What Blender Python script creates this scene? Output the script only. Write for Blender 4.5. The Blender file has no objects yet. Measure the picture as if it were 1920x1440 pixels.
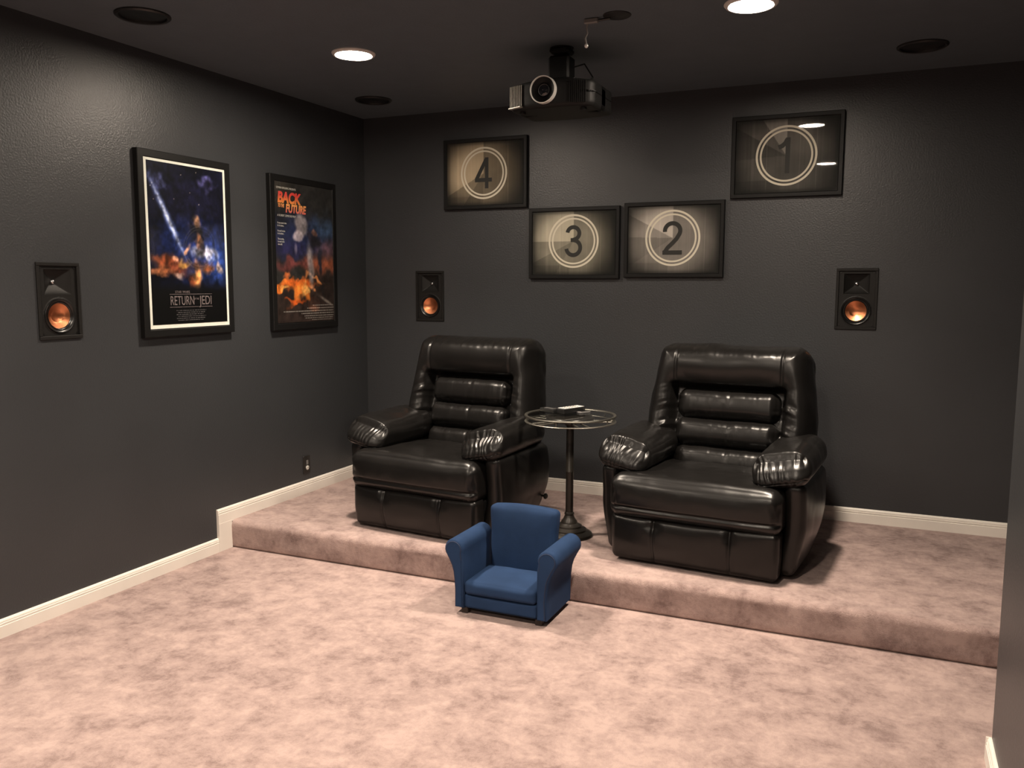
import bpy, math, random
import numpy as np
from mathutils import Vector, Matrix

random.seed(7)
PI = math.pi
C = bpy.context.scene.collection
H = 2.74          # ceiling height
RH = 0.1647       # height of the raised carpeted platform
RY = -1.50        # front edge of the platform

# ------------------------------------------------------------------ camera
cam = bpy.data.cameras.new('camera'); camo = bpy.data.objects.new('camera', cam); C.objects.link(camo)
yaw, pit, rol = -0.4152, 0.1160, 0.0029
F = Vector((math.sin(yaw)*math.cos(pit), math.cos(yaw)*math.cos(pit), -math.sin(pit)))
R_ = Vector((math.cos(yaw), -math.sin(yaw), 0)); U_ = R_.cross(F)
R2 = R_*math.cos(rol) + U_*math.sin(rol); U2 = -R_*math.sin(rol) + U_*math.cos(rol)
M = Matrix((R2, U2, -F)).transposed().to_4x4(); M.translation = Vector((3.5413, -5.3691, 1.5625))
camo.matrix_world = M
cam.sensor_width = 36; cam.lens = 1605.7/1920*36; cam.clip_start = 0.05
bpy.context.scene.camera = camo

# ------------------------------------------------------------------ world, exposure, lamp strength
w = bpy.data.worlds.new('world'); bpy.context.scene.world = w; w.use_nodes = True
w.node_tree.nodes['Background'].inputs[0].default_value = (0, 0, 0, 1)
w.node_tree.nodes['Background'].inputs[1].default_value = 0
vs = bpy.context.scene.view_settings
vs.view_transform = 'Standard'; vs.look = 'None'; vs.gamma = 1; vs.exposure = 0.0
try: vs.use_curve_mapping = False
except Exception: pass
LAMP_STRENGTH = 430.0
BEAM_WATTS = 22.5     # the downward beam of each can light
BEAM_SPREAD = 105
LAMP_COLOR = (1.0, 0.845, 0.69)

# ------------------------------------------------------------------ helpers
def s2l(c):
    c = np.asarray(c, float)
    return np.where(c <= 0.04045, c/12.92, ((c+0.055)/1.055)**2.4)

def mat(name, col, rough=.5, metal=0., bump=0., bscale=50., var=0., vscale=8., coat=0., spec=.5, aniso=0., detail=4., bdist=.01, sheen=0.):
    m = bpy.data.materials.new(name); m.use_nodes = True
    nt = m.node_tree; b = nt.nodes['Principled BSDF']
    b.inputs['Base Color'].default_value = (*col, 1); b.inputs['Roughness'].default_value = rough
    b.inputs['Metallic'].default_value = metal; b.inputs['Coat Weight'].default_value = coat
    b.inputs['Specular IOR Level'].default_value = spec
    if aniso: b.inputs['Anisotropic'].default_value = aniso
    if sheen: b.inputs['Sheen Weight'].default_value = sheen
    tc = nt.nodes.new('ShaderNodeTexCoord')
    n = nt.nodes.new('ShaderNodeTexNoise'); n.inputs['Scale'].default_value = vscale; n.inputs['Detail'].default_value = 5
    nt.links.new(tc.outputs['Object'], n.inputs['Vector'])
    r = nt.nodes.new('ShaderNodeValToRGB')
    r.color_ramp.elements[0].position = .3; r.color_ramp.elements[1].position = .7
    v = max(var, .03)
    r.color_ramp.elements[0].color = (*[x*(1-v) for x in col], 1)
    r.color_ramp.elements[1].color = (*[min(1, x*(1+v)) for x in col], 1)
    nt.links.new(n.outputs['Fac'], r.inputs['Fac']); nt.links.new(r.outputs['Color'], b.inputs['Base Color'])
    if bump:
        n2 = nt.nodes.new('ShaderNodeTexNoise'); n2.inputs['Scale'].default_value = bscale; n2.inputs['Detail'].default_value = detail
        nt.links.new(tc.outputs['Object'], n2.inputs['Vector'])
        bp = nt.nodes.new('ShaderNodeBump'); bp.inputs['Strength'].default_value = bump; bp.inputs['Distance'].default_value = bdist
        nt.links.new(n2.outputs['Fac'], bp.inputs['Height']); nt.links.new(bp.outputs['Normal'], b.inputs['Normal'])
    return m

def carpet_mat():
    m = bpy.data.materials.new('mottled_carpet'); m.use_nodes = True
    nt = m.node_tree; b = nt.nodes['Principled BSDF']; L = nt.links
    tc = nt.nodes.new('ShaderNodeTexCoord')
    def noise(sc, det, rough=.6, dist=0.):
        n = nt.nodes.new('ShaderNodeTexNoise'); n.inputs['Scale'].default_value = sc; n.inputs['Detail'].default_value = det
        n.inputs['Roughness'].default_value = rough; n.inputs['Distortion'].default_value = dist
        L.new(tc.outputs['Object'], n.inputs['Vector']); return n
    a = noise(7, 10, .72, .25); c = noise(1.3, 3); d = noise(260, 3, .7); g = noise(30, 4, .7)
    def mth(op, x, y):
        k = nt.nodes.new('ShaderNodeMath'); k.operation = op
        for i, q in enumerate((x, y)):
            if isinstance(q, (int, float)): k.inputs[i].default_value = q
            else: L.new(q, k.inputs[i])
        return k.outputs[0]
    s = mth('ADD', mth('MULTIPLY', a.outputs['Fac'], .56), mth('MULTIPLY', c.outputs['Fac'], .18))
    s = mth('ADD', s, mth('MULTIPLY', g.outputs['Fac'], .18))
    s = mth('ADD', s, mth('MULTIPLY', d.outputs['Fac'], .08))
    r = nt.nodes.new('ShaderNodeValToRGB'); e = r.color_ramp.elements
    e[0].position = .40; e[0].color = (.225, .156, .146, 1)
    e[1].position = .57; e[1].color = (.475, .352, .322, 1)
    k = e.new(.475); k.color = (.350, .254, .234, 1)
    L.new(s, r.inputs['Fac']); L.new(r.outputs['Color'], b.inputs['Base Color'])
    b.inputs['Roughness'].default_value = .95; b.inputs['Specular IOR Level'].default_value = .1
    b.inputs['Sheen Weight'].default_value = .1
    bp = nt.nodes.new('ShaderNodeBump'); bp.inputs['Strength'].default_value = .7; bp.inputs['Distance'].default_value = .008
    L.new(mth('ADD', d.outputs['Fac'], mth('MULTIPLY', g.outputs['Fac'], 1.2)), bp.inputs['Height']); L.new(bp.outputs['Normal'], b.inputs['Normal'])
    return m

def glass_mat():
    m = bpy.data.materials.new('picture_glass'); m.use_nodes = True
    nt = m.node_tree; nt.nodes.clear(); L = nt.links
    o = nt.nodes.new('ShaderNodeOutputMaterial'); mx = nt.nodes.new('ShaderNodeMixShader')
    t = nt.nodes.new('ShaderNodeBsdfTransparent'); t.inputs[0].default_value = (.97, .98, .97, 1)
    g = nt.nodes.new('ShaderNodeBsdfGlossy'); g.inputs['Roughness'].default_value = .015
    f = nt.nodes.new('ShaderNodeFresnel'); f.inputs[0].default_value = 1.45
    ge = nt.nodes.new('ShaderNodeNewGeometry'); iv = nt.nodes.new('ShaderNodeMath'); iv.operation = 'SUBTRACT'; iv.inputs[0].default_value = 1
    L.new(ge.outputs['Backfacing'], iv.inputs[1]); mu = nt.nodes.new('ShaderNodeMath'); mu.operation = 'MULTIPLY'
    L.new(f.outputs[0], mu.inputs[0]); L.new(iv.outputs[0], mu.inputs[1]); L.new(mu.outputs[0], mx.inputs[0]); L.new(t.outputs[0], mx.inputs[1]); L.new(g.outputs[0], mx.inputs[2]); L.new(mx.outputs[0], o.inputs[0])
    return m

def print_mat(name, rough=.5):
    m = bpy.data.materials.new(name); m.use_nodes = True
    nt = m.node_tree; b = nt.nodes['Principled BSDF']; b.inputs['Roughness'].default_value = rough
    b.inputs['Specular IOR Level'].default_value = .2
    a = nt.nodes.new('ShaderNodeVertexColor'); a.layer_name = 'print'
    nt.links.new(a.outputs['Color'], b.inputs['Base Color'])
    return m

def emit_mat(name, col, s):
    m = bpy.data.materials.new(name); m.use_nodes = True
    nt = m.node_tree; b = nt.nodes['Principled BSDF']
    b.inputs['Base Color'].default_value = (.8, .8, .8, 1)
    b.inputs['Emission Color'].default_value = (*col, 1); b.inputs['Emission Strength'].default_value = s
    return m

def mesh_obj(name, verts, faces, m, parent=None, smooth=False, loc=None, rot=None, autosm=None):
    me = bpy.data.meshes.new(name)
    me.from_pydata([tuple(map(float, v)) for v in verts], [], [tuple(int(i) for i in f) for f in faces])
    me.validate(); me.materials.append(m)
    if smooth: me.polygons.foreach_set('use_smooth', [True]*len(me.polygons))
    if autosm is not None:
        me.polygons.foreach_set('use_smooth', [True]*len(me.polygons))
        me.update(); me.set_sharp_from_angle(angle=math.radians(autosm))
    me.update()
    o = bpy.data.objects.new(name, me); C.objects.link(o)
    if parent: o.parent = parent
    if loc: o.location = loc
    if rot: o.rotation_euler = rot
    return o

class MB:
    """collects boxes, lathes, tubes and prisms into one mesh"""
    def __init__(s): s.v = []; s.f = []
    def add(s, v, f):
        n = len(s.v); s.v += [tuple(x) for x in v]; s.f += [tuple(i+n for i in q) for q in f]; return s
    def box(s, c, d, rot=None, bevel=0.):
        hx, hy, hz = d[0]/2, d[1]/2, d[2]/2; b = min(bevel, hx*.9, hy*.9, hz*.9)
        if b <= 0:
            v = [Vector((x*hx, y*hy, z*hz)) for x in (-1, 1) for y in (-1, 1) for z in (-1, 1)]
            f = [(0, 1, 3, 2), (4, 6, 7, 5), (0, 4, 5, 1), (2, 3, 7, 6), (0, 2, 6, 4), (1, 5, 7, 3)]
        else:
            v = []; idx = {}
            for sx in (-1, 1):
                for sy in (-1, 1):
                    for sz in (-1, 1):
                        for ax in range(3):
                            p = [sx*(hx-b), sy*(hy-b), sz*(hz-b)]; p[ax] = (sx*hx, sy*hy, sz*hz)[ax]
                            idx[(sx, sy, sz, ax)] = len(v); v.append(Vector(p))
            f = []
            for ax in range(3):
                o = [a for a in range(3) if a != ax]
                for sg in (-1, 1):
                    q = []
                    for a, b2 in ((-1, -1), (1, -1), (1, 1), (-1, 1)):
                        t = [0, 0, 0]; t[ax] = sg; t[o[0]] = a; t[o[1]] = b2; q.append(idx[(*t, ax)])
                    f.append(tuple(q))
            for ax in range(3):      # edges along ax
                o = [a for a in range(3) if a != ax]
                for a in (-1, 1):
                    for b2 in (-1, 1):
                        t1 = [0, 0, 0]; t1[ax] = -1; t1[o[0]] = a; t1[o[1]] = b2; t2 = list(t1); t2[ax] = 1
                        f.append((idx[(*t1, o[0])], idx[(*t2, o[0])], idx[(*t2, o[1])], idx[(*t1, o[1])]))
            for sx in (-1, 1):
                for sy in (-1, 1):
                    for sz in (-1, 1): f.append(tuple(idx[(sx, sy, sz, a)] for a in range(3)))
        if rot is not None: v = [rot @ p for p in v]
        return s.add([(p[0]+c[0], p[1]+c[1], p[2]+c[2]) for p in v], f)
    def lathe(s, prof, c=(0, 0, 0), n=40, axis='z', closed=False, cap=True):
        v = []; f = []
        for (r, z) in prof:
            for k in range(n):
                a = 2*PI*k/n
                p = (r*math.cos(a), r*math.sin(a), z) if axis == 'z' else ((r*math.cos(a), z, r*math.sin(a)) if axis == 'y' else (z, r*math.cos(a), r*math.sin(a)))
                v.append((p[0]+c[0], p[1]+c[1], p[2]+c[2]))
        m = len(prof)
        for i in range(m if closed else m-1):
            j = (i+1) % m
            for k in range(n): f.append((i*n+k, i*n+(k+1) % n, j*n+(k+1) % n, j*n+k))
        if not closed and cap:
            f.append(tuple(range(n))); f.append(tuple((m-1)*n+k for k in range(n)))
        return s.add(v, f)
    def tube(s, pts, r, n=8, cap=True, closed=False):
        pts = [Vector(p) for p in pts]; v = []; f = []; N = len(pts); nrm = None
        for i, p in enumerate(pts):
            if closed: t = pts[(i+1) % N]-pts[i-1]
            else: t = pts[min(i+1, N-1)]-pts[max(i-1, 0)]
            t.normalize()
            if nrm is None: nrm = t.orthogonal().normalized()
            nrm = (nrm-t*nrm.dot(t)).normalized(); b = t.cross(nrm)
            rr = r[i] if isinstance(r, (list, tuple)) else r
            for k in range(n):
                a = 2*PI*k/n; v.append(p+nrm*rr*math.cos(a)+b*rr*math.sin(a))
        for i in range(N if closed else N-1):
            j = (i+1) % N
            for k in range(n): f.append((i*n+k, i*n+(k+1) % n, j*n+(k+1) % n, j*n+k))
        if cap and not closed: f.append(tuple(range(n))[::-1]); f.append(tuple((N-1)*n+k for k in range(n)))
        return s.add([tuple(x) for x in v], f)
    def prism(s, poly, a, b, ax):
        """poly of 2-d points extruded from a to b along axis ax"""
        n = len(poly); v = []
        for t in (a, b):
            for (p, q) in poly:
                v.append({'x': (t, p, q), 'y': (p, t, q), 'z': (p, q, t)}[ax])
        f = [tuple(range(n)), tuple(range(2*n-1, n-1, -1))]+[(i, (i+1) % n, (i+1) % n+n, i+n) for i in range(n)]
        return s.add(v, f)
    def build(s, name, m, parent=None, smooth=None, **k):
        o = mesh_obj(name, s.v, s.f, m, parent, autosm=smooth, **k)
        import bmesh
        bm = bmesh.new(); bm.from_mesh(o.data); bmesh.ops.recalc_face_normals(bm, faces=bm.faces); bm.to_mesh(o.data); bm.free()
        if smooth is not None: o.data.set_sharp_from_angle(angle=math.radians(smooth))
        return o

def thing(name, label, cat, loc=(0, 0, 0), rz=0., group=None):
    o = bpy.data.objects.new(name, None); C.objects.link(o); o.location = loc; o.rotation_euler = (0, 0, rz)
    o.empty_display_size = .1
    o['label'] = label; o['category'] = cat
    if group: o['group'] = group
    return o

def tag(o, label, cat, group=None):
    o['label'] = label; o['category'] = cat
    if group: o['group'] = group
    return o

def struct(o): o['kind'] = 'structure'; return o

# vectorised value noise
_rs = np.random.RandomState(3); _T = _rs.rand(64, 64, 64)
def vn(P):
    P = np.asarray(P, float); i = np.floor(P).astype(int); f = P-i; f = f*f*(3-2*f); i &= 63; j = (i+1) & 63
    r = 0
    for a in (0, 1):
        for b in (0, 1):
            for c in (0, 1):
                r = r + _T[(j if a else i)[..., 0], (j if b else i)[..., 1], (j if c else i)[..., 2]] * \
                    (f[..., 0] if a else 1-f[..., 0])*(f[..., 1] if b else 1-f[..., 1])*(f[..., 2] if c else 1-f[..., 2])
    return r*2-1
def fbm(P, o=4):
    P = np.asarray(P, float); r = 0; a = 1
    for k in range(o): r = r+a*vn(P*2**k+k*7.3); a *= .5
    return r
def sstep(a, b, x):
    t = np.clip((x-a)/(b-a), 0, 1); return t*t*(3-2*t)

def softbox(name, c, h, r, n, m, parent, deform=None, rot=None, edge=1.0):
    """a cushion: a densely meshed box with rounded edges, reshaped by deform(P, N, L)"""
    nx, ny, nz = n; idx = {}; L = []; F_ = []
    def vid(i, j, k):
        q = (i, j, k)
        if q not in idx: idx[q] = len(L); L.append(q)
        return idx[q]
    for i in range(nx):
        for j in range(ny):
            F_.append((vid(i, j, 0), vid(i, j+1, 0), vid(i+1, j+1, 0), vid(i+1, j, 0)))
            F_.append((vid(i, j, nz), vid(i+1, j, nz), vid(i+1, j+1, nz), vid(i, j+1, nz)))
    for i in range(nx):
        for k in range(nz):
            F_.append((vid(i, 0, k), vid(i+1, 0, k), vid(i+1, 0, k+1), vid(i, 0, k+1)))
            F_.append((vid(i, ny, k), vid(i, ny, k+1), vid(i+1, ny, k+1), vid(i+1, ny, k)))
    for j in range(ny):
        for k in range(nz):
            F_.append((vid(0, j, k), vid(0, j, k+1), vid(0, j+1, k+1), vid(0, j+1, k)))
            F_.append((vid(nx, j, k), vid(nx, j+1, k), vid(nx, j+1, k+1), vid(nx, j, k+1)))
    L = np.array(L, float)/np.array([nx, ny, nz])*2-1
    hh = np.array(h, float); P = L*hh
    inner = np.clip(P, -(hh-r), hh-r); d = P-inner; ln = np.linalg.norm(d, axis=1, keepdims=True)
    N = d/np.maximum(ln, 1e-9); P = inner+N*r
    if deform: P = deform(P, N, L)
    if rot is not None: P = P @ np.array(rot).T
    P = P+np.array(c)
    return mesh_obj(name, P, F_, m, parent, smooth=True)

def color_grid(name, w, h, nx, ny, fn, y, m, parent, cx=0., cz=0., thick=.002):
    """flat print: a grid in the xz plane facing -y, each vertex coloured by fn(u, v) (u right, v up, both 0..1)"""
    u, v = np.meshgrid(np.linspace(0, 1, nx+1), np.linspace(0, 1, ny+1))
    X = (u-.5)*w+cx; Z = (v-.5)*h+cz
    V = np.stack([X.ravel(), np.full(X.size, y), Z.ravel()], 1)
    F_ = [(j*(nx+1)+i, j*(nx+1)+i+1, (j+1)*(nx+1)+i+1, (j+1)*(nx+1)+i) for j in range(ny) for i in range(nx)]
    n0 = len(V); bx = [(-w/2+cx, y+thick, -h/2+cz), (w/2+cx, y+thick, -h/2+cz), (w/2+cx, y+thick, h/2+cz), (-w/2+cx, y+thick, h/2+cz)]
    V = np.vstack([V, np.array(bx)]); cr = [0, nx, (ny+1)*(nx+1)-1, ny*(nx+1)]
    F_ += [(n0+3, n0+2, n0+1, n0)]+[(cr[(a+1) % 4], cr[a], n0+a, n0+(a+1) % 4) for a in range(4)]
    o = mesh_obj(name, V, F_, m, parent)
    col = np.clip(fn(u, v), 0, 1).reshape(-1, 3)
    ca = o.data.color_attributes.new('print', 'FLOAT_COLOR', 'POINT')
    A = np.ones((len(V), 4)); A[:n0, :3] = s2l(col); A[n0:, :3] = .03
    ca.data.foreach_set('color', A.ravel())
    return o

def lettering(name, text, size, loc, m, parent, sx=1., align='LEFT', shear=0., depth=.0004, bold=0., spacing=1.):
    """flat letters standing in the local xz plane, facing -y"""
    cu = bpy.data.curves.new('tmp', 'FONT'); cu.body = text; cu.size = size; cu.align_x = align; cu.shear = shear
    cu.extrude = depth; cu.offset = bold; cu.space_character = spacing; cu.resolution_u = 6
    t = bpy.data.objects.new('tmp', cu); C.objects.link(t)
    me = bpy.data.meshes.new_from_object(t.evaluated_get(bpy.context.evaluated_depsgraph_get()))
    bpy.data.objects.remove(t)
    me.transform(Matrix.Translation(loc) @ Matrix.Rotation(PI/2, 4, 'X') @ Matrix.Diagonal((sx, 1, 1, 1)))
    me.materials.clear(); me.materials.append(m); me.name = name
    o = bpy.data.objects.new(name, me); C.objects.link(o); o.parent = parent
    return o

# ------------------------------------------------------------------ materials
M_wall = mat('charcoal_wall_paint', (.034, .0365, .040), rough=.40, bump=.35, bscale=110, detail=3, bdist=.004, var=.06, vscale=2)
M_ceil = mat('charcoal_ceiling_paint', (.085, .104, .122), rough=.6, bump=.3, bscale=100, bdist=.004, var=.05)
M_carpet = carpet_mat()
M_white = mat('white_trim_paint', (.78, .74, .68), rough=.4, var=.02)
M_leather = mat('black_leather', (.007, .0065, .0062), rough=.30, bump=.14, bscale=320, bdist=.002, spec=.38, var=.15)
M_blackply = mat('black_backing_cloth', (.008, .008, .008), rough=.8)
M_frame = mat('black_frame_wood', (.006, .006, .006), rough=.5, bump=.05, bscale=60, spec=.22)
M_glass = glass_mat()
M_print = print_mat('poster_paper', .45)
M_leader = print_mat('countdown_print', .6)
M_paperwhite = mat('white_poster_border', (.85, .85, .80), rough=.6)
M_blue = mat('blue_woven_fabric', (.0165, .038, .092), rough=.85, bump=.3, bscale=500, bdist=.002, var=.12, spec=.15)
M_bluedk = mat('dark_blue_piping', (.014, .026, .065), rough=.8)
M_foot = mat('dark_wood_foot', (.02, .014, .012), rough=.5)
M_pewter = mat('brushed_pewter', (.26, .25, .22), rough=.42, metal=1, bump=.05, bscale=200)
M_bronze = mat('dark_bronze', (.022, .019, .016), rough=.32, metal=.3, var=.15, bump=.05)
M_tglass = glass_mat(); M_tglass.name = 'table_glass'
M_spk = mat('black_speaker_plastic', (.010, .0095, .009), rough=.5, bump=.05, bscale=400, spec=.25)
M_spkring = mat('black_rubber_surround', (.006, .006, .006), rough=.3)
M_copper = mat('spun_copper_cone', (.90, .34, .16), rough=.34, metal=1, aniso=.6)
M_dome = mat('silver_dome', (.7, .7, .7), rough=.2, metal=1)
M_proj = mat('projector_black_plastic', (.006, .006, .006), rough=.55, spec=.25)
M_projgl = mat('projector_lens_glass', (.004, .005, .008), rough=.06, coat=.6)
M_chrome = mat('satin_chrome', (.78, .76, .72), rough=.3, metal=.35)
M_slat_lit = mat('lamplit_vent_slat', (.42, .41, .37), rough=.3, metal=.3)  # pale grey carries the lamplight falling on the projector's left vent
M_lamp = emit_mat('lamp_diffuser', LAMP_COLOR, LAMP_STRENGTH)
M_trim = mat('lamp_trim_white', (.6, .58, .55), rough=.5)
M_cspk = mat('ceiling_speaker_black', (.012, .012, .012), rough=.4)
M_outlet = mat('black_wall_plate', (.012, .011, .010), rough=.35)
M_grey = mat('grey_plastic', (.16, .155, .15), rough=.5)
M_rwhite = mat('pale_keypad', (.78, .76, .72), rough=.35)
M_rblack = mat('black_remote_plastic', (.010, .010, .010), rough=.3)
M_ink = mat('dark_countdown_ink', (.018, .016, .015), rough=.6)
M_ring = mat('pale_ring_ink', (.80, .73, .62), rough=.6)

# ------------------------------------------------------------------ the room
X1, XR, YN, YC = 3.915, 5.4, -7.6, -2.29
def wall_plane(name, u0, u1, v0, v1, holes, place, out, m=M_wall):
    """rectangle with rectangular holes; place(u, v) -> point; out = outward direction for thickness"""
    us = sorted(set([u0, u1]+[x for hh in holes for x in hh[:2]])); vs_ = sorted(set([v0, v1]+[x for hh in holes for x in hh[2:]]))
    V = []; ix = {}; F_ = []; T = Vector(out)*.12
    def vid(u, v, b):
        k = (u, v, b)
        if k not in ix: ix[k] = len(V); V.append(tuple(Vector(place(u, v))+(T if b else Vector())))
        return ix[k]
    cells = set()
    for i in range(len(us)-1):
        for j in range(len(vs_)-1):
            cu, cv = (us[i]+us[i+1])/2, (vs_[j]+vs_[j+1])/2
            if not any(a < cu < b and c < cv < d for a, b, c, d in holes): cells.add((i, j))
    for (i, j) in cells:
        q = [(us[i], vs_[j]), (us[i+1], vs_[j]), (us[i+1], vs_[j+1]), (us[i], vs_[j+1])]
        F_.append([vid(*p, 0) for p in q]); F_.append([vid(*p, 1) for p in q[::-1]])
        for (di, dj, a, b) in ((0, -1, 0, 1), (1, 0, 1, 2), (0, 1, 2, 3), (-1, 0, 3, 0)):
            if (i+di, j+dj) not in cells: F_.append([vid(*q[b], 0), vid(*q[a], 0), vid(*q[a], 1), vid(*q[b], 1)])
    mb = MB(); mb.add(V, F_); return struct(mb.build(name, m))

SW, SH = .226, .354
spk_left = (-2.560, 1.479); spk_b1 = (.536, 1.477); spk_b2 = (3.354, 1.483)
def hole(c): return (c[0]-SW/2+.012, c[0]+SW/2-.012, c[1]-SH/2+.012, c[1]+SH/2-.012)
wall_plane('wall_left', YN, 0, 0, H, [hole(spk_left)], lambda u, v: (0, u, v), (-1, 0, 0))
wall_plane('wall_back', -.12, XR, 0, H, [hole(spk_b1), hole(spk_b2)], lambda u, v: (u, 0, v), (0, 1, 0))
wall_plane('wall_right', YN, YC, 0, H, [], lambda u, v: (X1, u, v), (1, 0, 0))
wall_plane('wall_right_return', X1+.12, XR, 0, H, [], lambda u, v: (u, YC, v), (0, -1, 0))
wall_plane('wall_right_far', YC-.12, 0, 0, H, [], lambda u, v: (XR, u, v), (1, 0, 0))
wall_plane('wall_front', -.12, X1+.12, 0, H, [], lambda u, v: (u, YN, v), (0, -1, 0))
struct(MB().box(((XR-.12)/2+.06, YN/2, H+.06), (XR+.36, -YN+.36, .12)).build('ceiling', M_ceil))
struct(MB().box(((XR)/2, YN/2, -.06), (XR+.24, -YN+.24, .12)).build('floor', M_carpet))

# the raised platform: carpet rolled over its front edge
def platform():
    prof = [(0, .0), (0, RH)]
    for k in range(9):
        prof.append((RY*(.15+.1*k)*1.0, RH))
    r = .036
    for k in range(9):
        prof.append((RY+r-r*math.sin(PI/2*k/8), RH-r+r*math.cos(PI/2*k/8)))
    for t in (.75, .5, .3, .12): prof.append((RY, (RH-r)*t))
    prof.append((RY+.006, .004)); prof.append((RY+.02, .0))
    nx = 260; V = []; n = len(prof)
    for i in range(nx+1):
        x = .016+(XR-.016)*i/nx
        for (y, z) in prof: V.append((x, y, z))
    V = np.array(V)
    nz = vn(V*np.array([9, 30, 14])); nz2 = vn(V*np.array([2.2, 6, 5])+9)
    edge = sstep(RY+.16, RY+.02, V[:, 1])
    V[:, 1] -= edge*(nz*.0025+nz2*.003)*sstep(0, .03, V[:, 2]); V[:, 2] += edge*(nz*.002)*sstep(.08, .14, V[:, 2])
    F_ = [(i*n+j, i*n+j+1, (i+1)*n+j+1, (i+1)*n+j) for i in range(nx) for j in range(n-1)]
    F_ += [tuple(range(n))[::-1], tuple(nx*n+j for j in range(n))]
    mb = MB(); mb.add(V, F_); return struct(mb.build('floor_platform', M_carpet, smooth=60))
platform()

# baseboards: tall profile with two grooves
BB = .082
def bb_prof(h0, h):   # (distance from wall, z)
    q = [(0, 0), (.0165, 0), (.0165, .66), (.0130, .69), (.0130, .71), (.0150, .725), (.0150, .80), (.0120, .825), (.0120, .845), (.0135, .86), (.0120, .93), (.0085, .985), (.005, 1.), (0, 1.)]
    return [(a, h0+b*h) for a, b in q]
struct(MB().prism([(a, z) for a, z in bb_prof(0, BB)], YN, -1.6058, 'y').build('baseboard_left', M_white))
struct(MB().prism([(a, z) for a, z in bb_prof(RH-.006, BB+.010)], -1.6054, -.0005, 'y').build('baseboard_left_upper', M_white))
# upright board where the left baseboard steps down at the platform
mb = MB(); mb.box((.0090, (-1.6055+RY+.002)/2, (RH+.002)/2), (.0175, abs(-1.6055-RY-.002), RH+.001))
struct(mb.build('trim_1', M_white))
struct(MB().prism([(-a, z) for a, z in bb_prof(RH-.006, BB+.008)], .0005, XR, 'x').build('baseboard_back', M_white))
struct(MB().prism([(X1-a, z) for a, z in bb_prof(0, BB)], YN, YC, 'y').build('baseboard_right', M_white))
struct(MB().prism([(YC+a, z) for a, z in bb_prof(0, BB)], X1-.0165, XR, 'x').build('baseboard_right_return', M_white))

# ------------------------------------------------------------------ recessed ceiling lights
def ceiling_light(x, y, label):
    t = thing('ceiling_light', label, 'light', (x, y, H), group='round lights in the ceiling')
    MB().lathe([(.112, 0), (.112, -.004), (.104, -.012), (.095, -.013), (.091, -.010), (.091, 0)], n=48, closed=True).build('trim_ring', M_trim, t, smooth=40)
    MB().lathe([(.0905, -.0015), (.0905, -.006), (.06, -.009), (.001, -.0105)], n=48).build('diffuser', M_lamp, t, smooth=40)
    ld = bpy.data.lights.new('lamp_beam', 'AREA'); ld.shape = 'DISK'; ld.size = .17; ld.energy = BEAM_WATTS; ld.color = LAMP_COLOR; ld.spread = math.radians(BEAM_SPREAD)
    lo = bpy.data.objects.new('lamp_beam', ld); C.objects.link(lo); lo.parent = t; lo.location = (0, 0, -.014)
    return t
for i, (x, y, l) in enumerate([
        (.946, -1.515, 'lit round ceiling light above and left of the black projector'),
        (2.939, -1.520, 'lit round ceiling light cut by the top edge, above the highest countdown picture'),
        (.930, -3.680, 'round ceiling light nearest the left wall in the second row, out of frame'),
        (2.900, -3.680, 'round ceiling light in the second row, seen only mirrored in the glass of picture 1'),
        (.930, -6.450, 'round ceiling light of the third row near the left wall, out of frame'),
        (2.900, -6.450, 'round ceiling light of the third row near the right wall, out of frame')]):
    ceiling_light(x, y, l)

def ceiling_speaker(x, y, label):
    t = thing('ceiling_speaker', label, 'speaker', (x, y, H), group='dark round ceiling speakers')
    MB().lathe([(.118, 0), (.118, -.006), (.110, -.012), (.101, -.010), (.099, 0)], n=48, closed=True).build('rim', M_cspk, t, smooth=40)
    MB().lathe([(.0985, -.0005), (.0985, -.002), (.085, -.003), (.05, -.002), (.03, -.004), (.001, -.006)], n=40).build('grille', M_spkring, t, smooth=40)
ceiling_speaker(.450, -2.416, 'dark round ceiling speaker at the upper left, above the white-bordered poster')
ceiling_speaker(.424, -.524, 'dark round ceiling speaker in the corner, just below the left ceiling light')
ceiling_speaker(3.620, -.531, 'dark round ceiling speaker at the far right, barely visible')

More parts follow.
